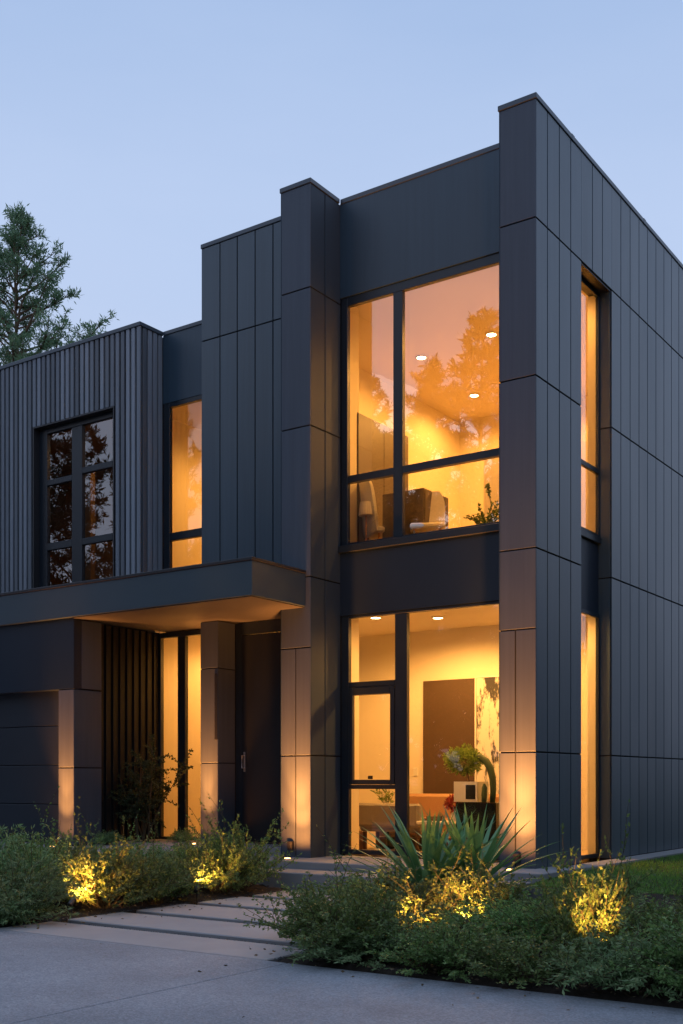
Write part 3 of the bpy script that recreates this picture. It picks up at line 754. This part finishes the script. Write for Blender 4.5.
# dark bush beside the porch glass
fo,st_=MB(),MB(); rnd=random.Random(31)
for k in range(8):
    pts=stemcurve((rnd.uniform(-.06,.06),rnd.uniform(-.06,.06),0),Vector((rnd.uniform(-.3,.3),rnd.uniform(-.3,.3),1)),rnd.uniform(1.0,1.35),rnd,6,.0)
    st_.tube(pts,[.014,.012,.010,.008,.006,.004,.002],5,False)
    for j in range(18):
        p,dd=along(pts,rnd.uniform(.28,1)); d2=Vector((rnd.uniform(-1,1),rnd.uniform(-1,1),rnd.uniform(-.2,.8))).normalized()
        p2=stemcurve(p,d2,rnd.uniform(.2,.48),rnd,4,.15); st_.tube(p2,[.004,.003,.003,.002,.001],3,False)
        for i in range(52):
            q,d3=along(p2,rnd.uniform(.1,1)); od=Vector((rnd.gauss(0,1),rnd.gauss(0,1),rnd.gauss(0,.8))).normalized()+d3*.6
            s=rnd.uniform(.7,1.2); leaf(fo,q,od,.042*s,.02*s,rnd)
plant('bush',fo,st_,M['leaf_bush'],M['twig'],'tall dark bush on the porch beside the slatted wall and glass','bush',(-5.93,-.02,.11))
# low fern-like plants at the foot of the porch glass
for i,(x,y,s,l) in enumerate(((-5.55,.35,.42,'small green plant on the porch floor, left of the porch pier'),(-6.02,-.62,.4,'small green plant on the porch edge in front of the dark bush'))):
    o=copy_tree(PROTO['f']); o.location=(x,y,.108); o.scale=(s,s,s); o['label']=l; o['group']='small porch plants'; o['category']='plant'; o.rotation_euler=(0,0,i*2.0)

# ---- pines
def pine_meshes(seed,H,z0,rmax,nb,tr,top=1.0,side=None,tuft=26,tl=.21,dens=1.0,cone=False):
    rnd=random.Random(seed); fo=MB(); tk=MB(); br=MB()
    pts=[Vector((math.sin(i*.9+seed)*.05*i*.4,math.cos(i*1.3+seed)*.04*i*.4,H*i/10)) for i in range(11)]
    tk.tube(pts,[tr*(1-.93*(i/10)**1.1) for i in range(11)],10)
    def tufts(p,d,s):
        for i in range(tuft):
            od=Vector((rnd.gauss(0,1),rnd.gauss(0,1),rnd.gauss(0,1))).normalized()+d*.55+Vector((0,0,.25))
            l=tl*s*rnd.uniform(.6,1.15); q=p+Vector((rnd.gauss(0,.05),rnd.gauss(0,.05),rnd.gauss(0,.05)))*s
            leaf(fo,q,od,l,l*.22,rnd,.05)
    for k in range(nb):
        u=(k+rnd.random())/nb
        z=z0+(H-z0)*u; prof=(1-u)**.75*(.55+.9*min(1,u/.18)) if u>.0 else .5
        if cone: prof=(1-u)**.95
        a=k*2.4+rnd.uniform(-.5,.5); ln=rmax*min(1,prof)*rnd.uniform(.6,1.15)+.22
        if side:
            ln*= .75+.5*max(0,math.cos(a-side))
        p0,_=along(pts,z/H)
        el=R(rnd.uniform(5,30)+28*u); d=Vector((math.cos(a)*math.cos(el),math.sin(a)*math.cos(el),math.sin(el)))
        bp=[p0]; dd=d.copy(); m=6
        for i in range(m):
            dd=(dd+Vector((rnd.uniform(-.18,.18),rnd.uniform(-.18,.18),rnd.uniform(-.1,.16)))).normalized(); bp.append(bp[-1]+dd*ln/m)
        r0=.015+.018*ln; br.tube(bp,[r0*(1-.85*i/m) for i in range(m+1)],5,False)
        ns=int((3+ln*5.0)*dens)
        for j in range(ns):
            t=rnd.uniform(.30,1); p,d3=along(bp,t)
            d4=(d3*.6+Vector((rnd.uniform(-1,1),rnd.uniform(-1,1),rnd.uniform(-.25,.8)))).normalized()
            sl=rnd.uniform(.15,.2+.26*ln*(1.15-t)+.15)
            e=p+d4*sl; br.tube([p,(p+e)/2+Vector((0,0,.02)),e],[.012,.009,.005],3,False)
            tufts(e,d4,1); 
            if sl>.25: tufts((p+e)/2,d4,.85)
        tufts(bp[-1],dd,1.1)
    # dead bare limbs below the crown
    for k in range(12):
        z=z0-(z0*.35)*rnd.random(); a=rnd.random()*6.28; p0,_=along(pts,z/H); d=Vector((math.cos(a),math.sin(a),rnd.uniform(-.1,.35))); ln=rnd.uniform(.5,1.5)
        bp=stemcurve(p0,d,ln,rnd,4,-.1); br.tube(bp,[.03,.024,.018,.012,.006],4,False)
    for i in range(4): tufts(Vector(pts[-1])-Vector((0,0,.18*i)),Vector((0,0,1)),1.05)
    return fo,tk,br
def tree(name,meshes,lm,loc,label,group,rz=0,s=1,cat='tree'):
    fo,tk,br=meshes; t=empty(name,loc,label,cat,group,rz); t.scale=(s,s,s)
    tk.build('trunk',M['bark'],t,fix=False,smooth=True); br.build('branch',M['bark'],t,fix=False); fo.build('crown',lm,t,fix=False); return t
GP='pines behind the house'
tree('pine_tree',pine_meshes(4,16.6,9.6,3.5,92,.17,side=.25,tuft=21,tl=.16,dens=.9,cone=True),M['needle'],(-19.6,9.1,-.3),'tall tapering pine with a bare lower trunk behind the slatted wing',GP)
tree('pine_tree',pine_meshes(12,13.6,8.8,1.9,42,.13,dens=.9,tuft=19,tl=.155),M['needle'],(-19.6,12.2,-.3),'lower bushy pine behind the slatted wing, right of the tall pine',GP)
tree('pine_tree',pine_meshes(15,15.0,10.0,1.6,44,.12,dens=.9,tuft=18,tl=.155,cone=True),M['needle'],(-23.2,8.6,-.3),'pine partly cut off by the left picture edge, behind the slatted wing',GP)
# trees across the drive: seen as reflections in the glass
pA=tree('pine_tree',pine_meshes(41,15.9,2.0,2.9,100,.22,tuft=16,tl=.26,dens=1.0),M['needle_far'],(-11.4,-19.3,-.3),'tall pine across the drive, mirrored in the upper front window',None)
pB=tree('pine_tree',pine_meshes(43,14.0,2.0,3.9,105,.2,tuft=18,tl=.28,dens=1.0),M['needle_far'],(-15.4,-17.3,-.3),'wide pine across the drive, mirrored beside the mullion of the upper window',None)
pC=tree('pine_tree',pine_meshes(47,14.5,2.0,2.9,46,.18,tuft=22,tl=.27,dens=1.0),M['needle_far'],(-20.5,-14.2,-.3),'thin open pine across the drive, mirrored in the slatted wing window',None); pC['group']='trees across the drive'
def again(src,x,y,s,rz,label):
    o=copy_tree(src); o.location=(x,y,-.3); o.scale=(s,s,s); o.rotation_euler=(0,0,rz); o['label']=label; o['group']='trees across the drive'
pA['group']=pB['group']='trees across the drive'
TR=[(pB,9.6,-1.0,.62,.3),(pB,10.2,3.2,.68,1.9),(pB,9.8,7.2,.64,3.1),(pB,10.5,11.5,.7,4.4),(pB,10.8,16.0,.66,5.5),(pB,11.5,21,.7,.9),(pB,10.5,-5.2,.6,2.6),(pA,-14.2,-20.6,.96,1.1),(pB,-17.8,-22.5,1.0,2.0),(pB,-11,-25.5,1.0,.6),(pB,-20.5,-19.5,.85,2.9),(pC,-24.5,-14.6,1.0,.2),(pC,-28,-12.0,1.1,5.0),(pB,-6,-27,1.0,3.3),(pA,0,-27,.95,2.4),(pB,7,-26,1.05,1.2),(pB,13,-22,1.05,.4),(pA,17,-16,.95,5.2),(pB,19,-10,1.05,2.2),(pB,19,-4,1.0,4.4),(pB,20,3,.95,1.0),(pA,21,10,.8,2.7),(pB,22,18,.75,3.0),(pB,22,27,.7,1.9),(pB,-30,-4.5,.9,.9)]  # lawn-side pines are added out of view to keep sky light off the house
for i,(s_,x,y,s,rz) in enumerate(TR):
    again(s_,x,y,s,rz,'dark pine in the belt across the drive, seen only as a reflection in the glass' if x<9 else 'dark pine of the row along the lawn, added out of view to block low sky light')
# dense understorey ring, added out of view to darken the low horizon
fo=MB(); rnd=random.Random(99)
for k in range(15000):
    a=R(rnd.uniform(-200,50)); rr=rnd.uniform(24,29); x=rr*math.cos(a)-2; y=rr*math.sin(a)-1
    z=rnd.random()**1.2*(5.0+1.6*math.sin(a*9)+1.2*math.sin(a*23))
    leaf(fo,Vector((x,y,z)),Vector((rnd.gauss(0,1),rnd.gauss(0,1),rnd.gauss(0,1))),rnd.uniform(.6,1.1),rnd.uniform(.35,.6),rnd)
tag(fo.build('undergrowth',M['needle_far'],fix=False),'dark undergrowth ring of the tree belt, added out of view to darken the horizon','undergrowth',kind='stuff')

t=empty('shade_hedge',(8.8,8,-.1),'tall leafy screen along the far side of the lawn, added unseen to shade the side wall','shade_hedge')  # unseen leafy screen, added to keep the lower side wall dark
fo=MB()
for k in range(9000):
    leaf(fo,Vector((rnd.uniform(-.6,.6),rnd.uniform(-15,16),rnd.uniform(0,5.2))),Vector((rnd.gauss(0,1),rnd.gauss(0,1),rnd.gauss(0,1))),rnd.uniform(.35,.6),rnd.uniform(.25,.4),rnd)
fo.build('foliage',M['needle_far'],t,fix=False)
sx=MB()
for k in range(20): sx.tube([(0,-14.5+k*1.55,-.2),(.05,-14.5+k*1.55,2.6),(0,-14.4+k*1.55,4.6)],[.06,.045,.02],6)
sx.build('stem',M['bark'],t,fix=False)

# ---- garden spotlights in the beds
def garden_spot(x,y,z,aim,energy,size,label):
    t=empty('garden_spotlight',(x,y,z),label,'garden spotlight','spike spotlights in the beds')
    d=(Vector(aim)-Vector((x,y,z+.12))).normalized(); c=Vector((0,0,.12))
    MB().tube([(0,0,-.1),(0,0,.1)],[.006,.01],8).build('stake',M['lamp_body'],t)
    MB().tube([c-d*.05,c-d*.045,c+d*.03,c+d*.05],[.014,.024,.027,.029],14).build('lamp_head',M['lamp_body'],t)
    MB().tube([c+d*.0505,c+d*.053],[.024,.024],14).build('lens',M['garden_lens'],t)
    lamp('SPOT',tuple(Vector((x,y,z))+c+d*.06),energy,(1,.46,.10),t,.02,d.to_track_quat('-Z','Y').to_euler(),size,.7)
garden_spot(-2.55,-4.35,-.26,(-2.82,-3.72,.22),190,92,'spike spotlight at the path edge lighting the golden shrub of the left bed')
garden_spot(-2.50,-2.72,-.26,(-2.82,-2.05,.25),150,80,'spike spotlight at the path edge lighting the shrub nearest the steps')
garden_spot(1.12,-4.42,-.24,(.76,-3.72,.25),150,84,'spike spotlight lighting the shrub in front of the left yucca')
garden_spot(1.35,-4.12,-.2,(1.05,-3.4,.2),160,62,'spike spotlight lighting the shrub below the right yucca')
garden_spot(2.62,-4.75,-.22,(2.32,-4.05,.2),170,46,'spike spotlight lighting the tallest golden shrub at the right')

# ------------------------------------------------------------------ furniture seen through the glass
M['sofa']=surf('tan_leather',(.36,.20,.10),.55,.1,5); M['greyfab']=surf('grey_fabric',(.23,.2,.18),.85,.1,30); M['walnut']=surf('walnut_wood',(.12,.06,.03),.5,.3,8,stretch=(1,8,8))
M['whitep']=surf('white_ceramic',(.75,.72,.66),.4,.04,5); M['blackg']=surf('black_gloss',(.012,.012,.014),.12,.1,5); M['brownp']=surf('dark_brown_panel',(.075,.042,.024),.6,.15,1.5)
M['cloth']=surf('pale_upholstery',(.8,.75,.68),.85,.06,25); M['red']=surf('red_petals',(.28,.02,.015),.6,.2,40); M['orange']=surf('tan_wood',(.5,.22,.06),.5,.1,9)
M['darkcab']=surf('dark_cabinet',(.13,.10,.085),.35,.15,2)
def painting():
    m,nt,out=newmat('abstract_paint'); L=nt.links.new
    p=N(nt,'ShaderNodeBsdfPrincipled'); p.inputs['Roughness'].default_value=.7; L(p.outputs[0],out.inputs[0])
    tc=N(nt,'ShaderNodeTexCoord'); mp=N(nt,'ShaderNodeMapping'); mp.inputs['Scale'].default_value=(3.2,1,.9); L(tc.outputs['Object'],mp.inputs[0])
    no=N(nt,'ShaderNodeTexNoise'); no.inputs['Scale'].default_value=1.7; no.inputs['Detail'].default_value=8; no.inputs['Roughness'].default_value=.7; L(mp.outputs[0],no.inputs[0])
    cr=N(nt,'ShaderNodeValToRGB'); e=cr.color_ramp.elements; e[0].position=.47; e[0].color=(.05,.045,.045,1); e[1].position=.53; e[1].color=(.74,.68,.6,1)
    L(no.outputs[0],cr.inputs[0]); L(cr.outputs[0],p.inputs['Base Color']); return m
M['paint']=painting()
def solo(mb,name,mat,label,cat,**k):
    o=mb.build(name,mat,None,**k); return tag(o,label,cat)
solo(MB().box(-3.29,-2.43,3.15,3.198,.77,2.45,.004),'wall_panel',M['brownp'],'large dark brown panel hung on the back wall downstairs','wall panel')
t=empty('painting',(-1.97,3.17,.66),'white abstract painting with dark vertical brush streaks beside the brown panel','painting')
ch(MB().box(-2.40,-1.50,3.16,3.198,.66,2.45,.004),'canvas',M['paint'],t)
ch(MB().box(-2.425,-2.402,3.15,3.198,.64,2.47).box(-1.498,-1.475,3.15,3.198,.64,2.47).box(-2.40,-1.50,3.15,3.198,2.452,2.47).box(-2.40,-1.50,3.15,3.198,.64,.658),'frame',M['whitep'],t)
solo(MB().box(-3.48,-3.41,3.186,3.199,1.04,1.16,.003),'light_switch',M['whitep'],'small white light switch plate on the wall left of the brown panel','light switch')
s=empty('sofa',(-2.8,2.5,.02),'tan leather sofa against the back wall downstairs','sofa')
ch(MB().box(-3.42,-1.75,2.62,2.86,.12,.78,.04),'backrest',M['sofa'],s); ch(MB().box(-3.40,-1.78,1.98,2.61,.18,.44,.04),'seat',M['sofa'],s)
ch(MB().box(-1.74,-1.58,1.98,2.86,.1,.6,.04),'arm',M['sofa'],s)
ch(MB().box(-3.35,-1.85,2.05,2.8,.02,.17),'base',M['walnut'],s)
a=empty('armchair',(-2.85,1.5,.02),'grey upholstered low lounge chair with its back to the window','armchair')
ch(MB().box(-3.40,-2.36,1.44,1.56,.34,.66,.03),'backrest',M['greyfab'],a); ch(MB().box(-3.38,-2.38,1.57,2.0,.27,.40,.03),'seat',M['greyfab'],a)
for x,y in ((-3.3,1.6),(-2.46,1.6),(-3.3,1.92),(-2.46,1.92)): ch(MB().box(x-.02,x+.02,y-.02,y+.02,.02,.268),'leg',M['walnut'],a)
solo(MB().box(-3.72,-3.2,1.2,1.42,.021,.29,.02),'stool',M['walnut'],'low dark walnut stool on the floor behind the lowest window pane','stool')
ct=empty('coffee_table',(-2.2,1.5,.02),'small white coffee table holding books in front of the tan sofa','coffee table')
ch(MB().box(-2.30,-1.85,1.3,1.75,.40,.44,.008),'tabletop',M['whitep'],ct); ch(MB().box(-2.12,-2.04,1.48,1.56,.02,.399),'leg',M['whitep'],ct)
solo(MB().box(-2.24,-2.03,1.4,1.56,.441,.475,.002).box(-2.22,-2.05,1.42,1.55,.476,.50,.002),'book',M['walnut'],'stack of brown books lying on the white coffee table','books')
v=empty('flower_vase',(-1.92,1.62,.44),'vase of dark red flowers on the coffee table','flowers')
ch(MB().lathe((-1.92,1.62,.44),[(.03,0),(.045,.05),(.03,.11),(.035,.13)],14),'vase',M['whitep'],v)
fl=MB(); rnd=random.Random(6)
for i in range(260):
    d=Vector((rnd.gauss(0,1),rnd.gauss(0,1),rnd.gauss(0,.7))).normalized(); leaf(fl,Vector((-1.92,1.62,.66))+d*rnd.uniform(.02,.10),d,.05,.04,rnd)
ch(fl,'flowers',M['red'],v,fix=False)
pd=empty('pedestal',(-1.3,1.3,.02),'glossy black pedestal table holding the white planter inside the window','pedestal')
ch(MB().box(-1.58,-1.02,1.05,1.55,.05,.70,.012),'body',M['blackg'],pd); ch(MB().box(-1.54,-1.06,1.09,1.51,.02,.049),'base',M['blackg'],pd)
pl=empty('planter',(-1.46,1.25,.702),'square white planter with a dark opening on the black pedestal','planter')
m=MB().box(-1.63,-1.30,1.10,1.11,.702,.955).box(-1.63,-1.30,1.38,1.40,.702,.955).box(-1.63,-1.48,1.111,1.379,.702,.955).box(-1.32,-1.30,1.111,1.379,.702,.955).box(-1.479,-1.321,1.111,1.379,.702,.73).box(-1.479,-1.321,1.111,1.379,.92,.955)
ch(m,'planter_body',M['whitep'],pl); ch(MB().box(-1.46,-1.325,1.095,1.0995,.735,.915),'opening',M['backing'],pl)
bz=empty('bonsai',(-1.52,1.25,.955),'round leafy bonsai growing from the white planter','bonsai')
fo,st_=MB(),MB(); rnd=random.Random(8)
tp=stemcurve((-1.5,1.25,.95),Vector((-.15,0,1)),.2,rnd,4,0); st_.tube(tp,[.016,.013,.011,.009,.006],6)
for i in range(2600):
    d=Vector((rnd.gauss(0,1),rnd.gauss(0,1),rnd.gauss(0,1))).normalized(); q=Vector((-1.57,1.25,1.22))+Vector((d.x*.23,d.y*.2,d.z*.16))*rnd.uniform(.45,1.08)*(1+.12*math.sin(d.x*9+d.z*7))
    leaf(fo,q,d+Vector((0,0,.3)),.042,.02,rnd)
for i in range(10):
    d=Vector((rnd.gauss(0,1),rnd.gauss(0,1),rnd.gauss(0,.5)+.4)).normalized(); st_.tube([tp[-1],tp[-1]+d*.14],[.005,.002],4)
M['bonsai']=leafmat('bonsai_leaf',(.10,.14,.03),(.15,.20,.05),(.22,.26,.07),.4)
ch(fo,'crown',M['bonsai'],bz,fix=False); ch(st_,'trunk',M['bark'],bz)
M['cactus']=surf('cactus_skin',(.05,.085,.03),.6,.2,30,bump=.3)
arc=[(-1.15,1.22,.70),(-1.14,1.22,.86),(-1.15,1.22,1.0),(-1.18,1.22,1.12),(-1.24,1.22,1.21),(-1.32,1.22,1.26),(-1.40,1.22,1.28)]
solo(MB().tube(arc,[.035,.04,.042,.045,.046,.042,.02],10),'cactus',M['cactus'],'tall arching green cactus on the black pedestal, bent over toward the bonsai','cactus',smooth=True)
solo(MB().tube([(-1.235,1.16,.70),(-1.235,1.16,.78),(-1.23,1.16,.88),(-1.235,1.16,.93)],[.03,.036,.034,.012],10),'cactus',M['cactus'],'short round green cactus at the foot of the arching one','cactus',smooth=True)
# small leafy plant behind the lounge chair
fo,st_=MB(),MB(); rnd=random.Random(18)
for i in range(9):
    p=stemcurve((-3.12,1.9,.56),Vector((rnd.uniform(-.6,.6),rnd.uniform(-.6,.6),1)),.34,rnd,4,.2); st_.tube(p,.003,3,False)
    for j in range(10):
        q,dd=along(p,rnd.uniform(.3,1)); leaf(fo,q,dd+Vector((rnd.gauss(0,.8),rnd.gauss(0,.8),0)),.07,.025,rnd)
hp=plant('house_plant',fo,st_,M['bonsai'],M['twig'],'small leafy house plant on a stand beside the grey lounge chair','plant',(0,0,0))
MB().lathe((-3.12,1.9,.02),[(.09,0),(.09,.02),(.02,.04),(.02,.34),(.09,.36),(.11,.55),(.10,.55)],18).build('pot',M['blackg'],hp)

# upper room
cb=empty('wardrobe',(-3.6,1.6,3.72),'tall dark wardrobe along the left wall of the upper front room','wardrobe')
ch(MB().box(-4.19,-3.0,.95,2.25,3.72,5.82,.004),'body',M['darkcab'],cb)
ch(MB().box(-2.998,-2.985,.97,1.59,3.80,5.80,.002).box(-2.998,-2.985,1.60,2.23,3.80,5.80,.002),'door',M['darkcab'],cb)
cb=empty('cabinet',(-2.4,1.6,3.72),'low dark cabinet standing across the upper room behind the pale chairs','cabinet')
ch(MB().box(-2.62,-2.0,.98,1.62,3.72,4.68,.004),'body',M['darkcab'],cb); ch(MB().box(-1.998,-1.988,1.0,1.60,3.78,4.66,.002),'door',M['darkcab'],cb)
def chair(x,y,z,h,rz,label):
    t=empty('chair',(x,y,z),label,'chair','pale chairs upstairs',rz)
    b=MB(); 
    for i in range(9):
        w_=.21*math.sqrt(max(.08,1-(max(0,i-5)/4)**2)) ; b.v+=[(-w_,.17+.012*i,h*.42+h*.58*i/8),(w_,.17+.012*i,h*.42+h*.58*i/8),(w_,.21+.012*i,h*.42+h*.58*i/8),(-w_,.21+.012*i,h*.42+h*.58*i/8)]
    for i in range(8):
        for j in range(4): b.f.append((i*4+j,i*4+(j+1)%4,i*4+4+(j+1)%4,i*4+4+j))
    b.f.append((32,33,34,35)); b.build('backrest',M['cloth'],t)
    MB().box(-.22,.22,-.22,.2,h*.40,h*.47,.02).build('seat',M['cloth'],t)
    for sx_ in (-.18,.18):
        for sy_ in (-.17,.17): MB().tube([(sx_,sy_,0),(sx_*.9,sy_*.9,h*.4)],[.012,.017],8).build('leg',M['orange'],t)
chair(-2.72,1.18,3.72,1.16,2.6,'tall pale upholstered chair by the upper window, left of the mullion')
chair(-2.02+.12,.98-.06,3.72,.95,.5,'pale rounded chair by the upper window, right of the mullion')
fl=empty('floor_lamp',(-3.02+.02,.92,3.72),'slim floor lamp with a pale shade at the left end of the upper window','floor lamp')
X_,Y_=-2.82,.90
fl.location=(X_,Y_,3.72)
MB().lathe((0,0,0),[(.12,0),(.12,.015),(.012,.03),(.010,.72)],14).build('stand',M['orange'],fl)
MB().lathe((0,0,.70),[(.10,0),(.08,.17)],18).build('lamp_shade',M['cloth'],fl)
fo,st_=MB(),MB(); rnd=random.Random(28)
for i in range(26):
    p=stemcurve((0,0,.3),Vector((rnd.uniform(-.9,.9),rnd.uniform(-.6,.6),1)),rnd.uniform(.2,.42),rnd,4,.25); st_.tube(p,.003,3,False)
    for j in range(34):
        q,dd=along(p,rnd.uniform(.2,1)); leaf(fo,q,dd+Vector((rnd.gauss(0,.8),rnd.gauss(0,.8),rnd.gauss(0,.5))),.04,.022,rnd)
p=stemcurve((0.06,0,.3),Vector((.12,0,1)),.6,rnd,5,0); st_.tube(p,.004,4,False)
for j in range(60):
    q,dd=along(p,rnd.uniform(.75,1)); leaf(fo,q,Vector((rnd.gauss(0,1),rnd.gauss(0,1),rnd.gauss(0,.5))),.045,.024,rnd)
hp=plant('house_plant',fo,st_,M['leaf_a'],M['twig'],'leafy house plant at the right end of the upper front window','plant',(-1.14,1.05,3.72))
MB().lathe((0,0,0),[(.11,0),(.15,.28),(.14,.29)],20).build('pot',M['whitep'],hp)
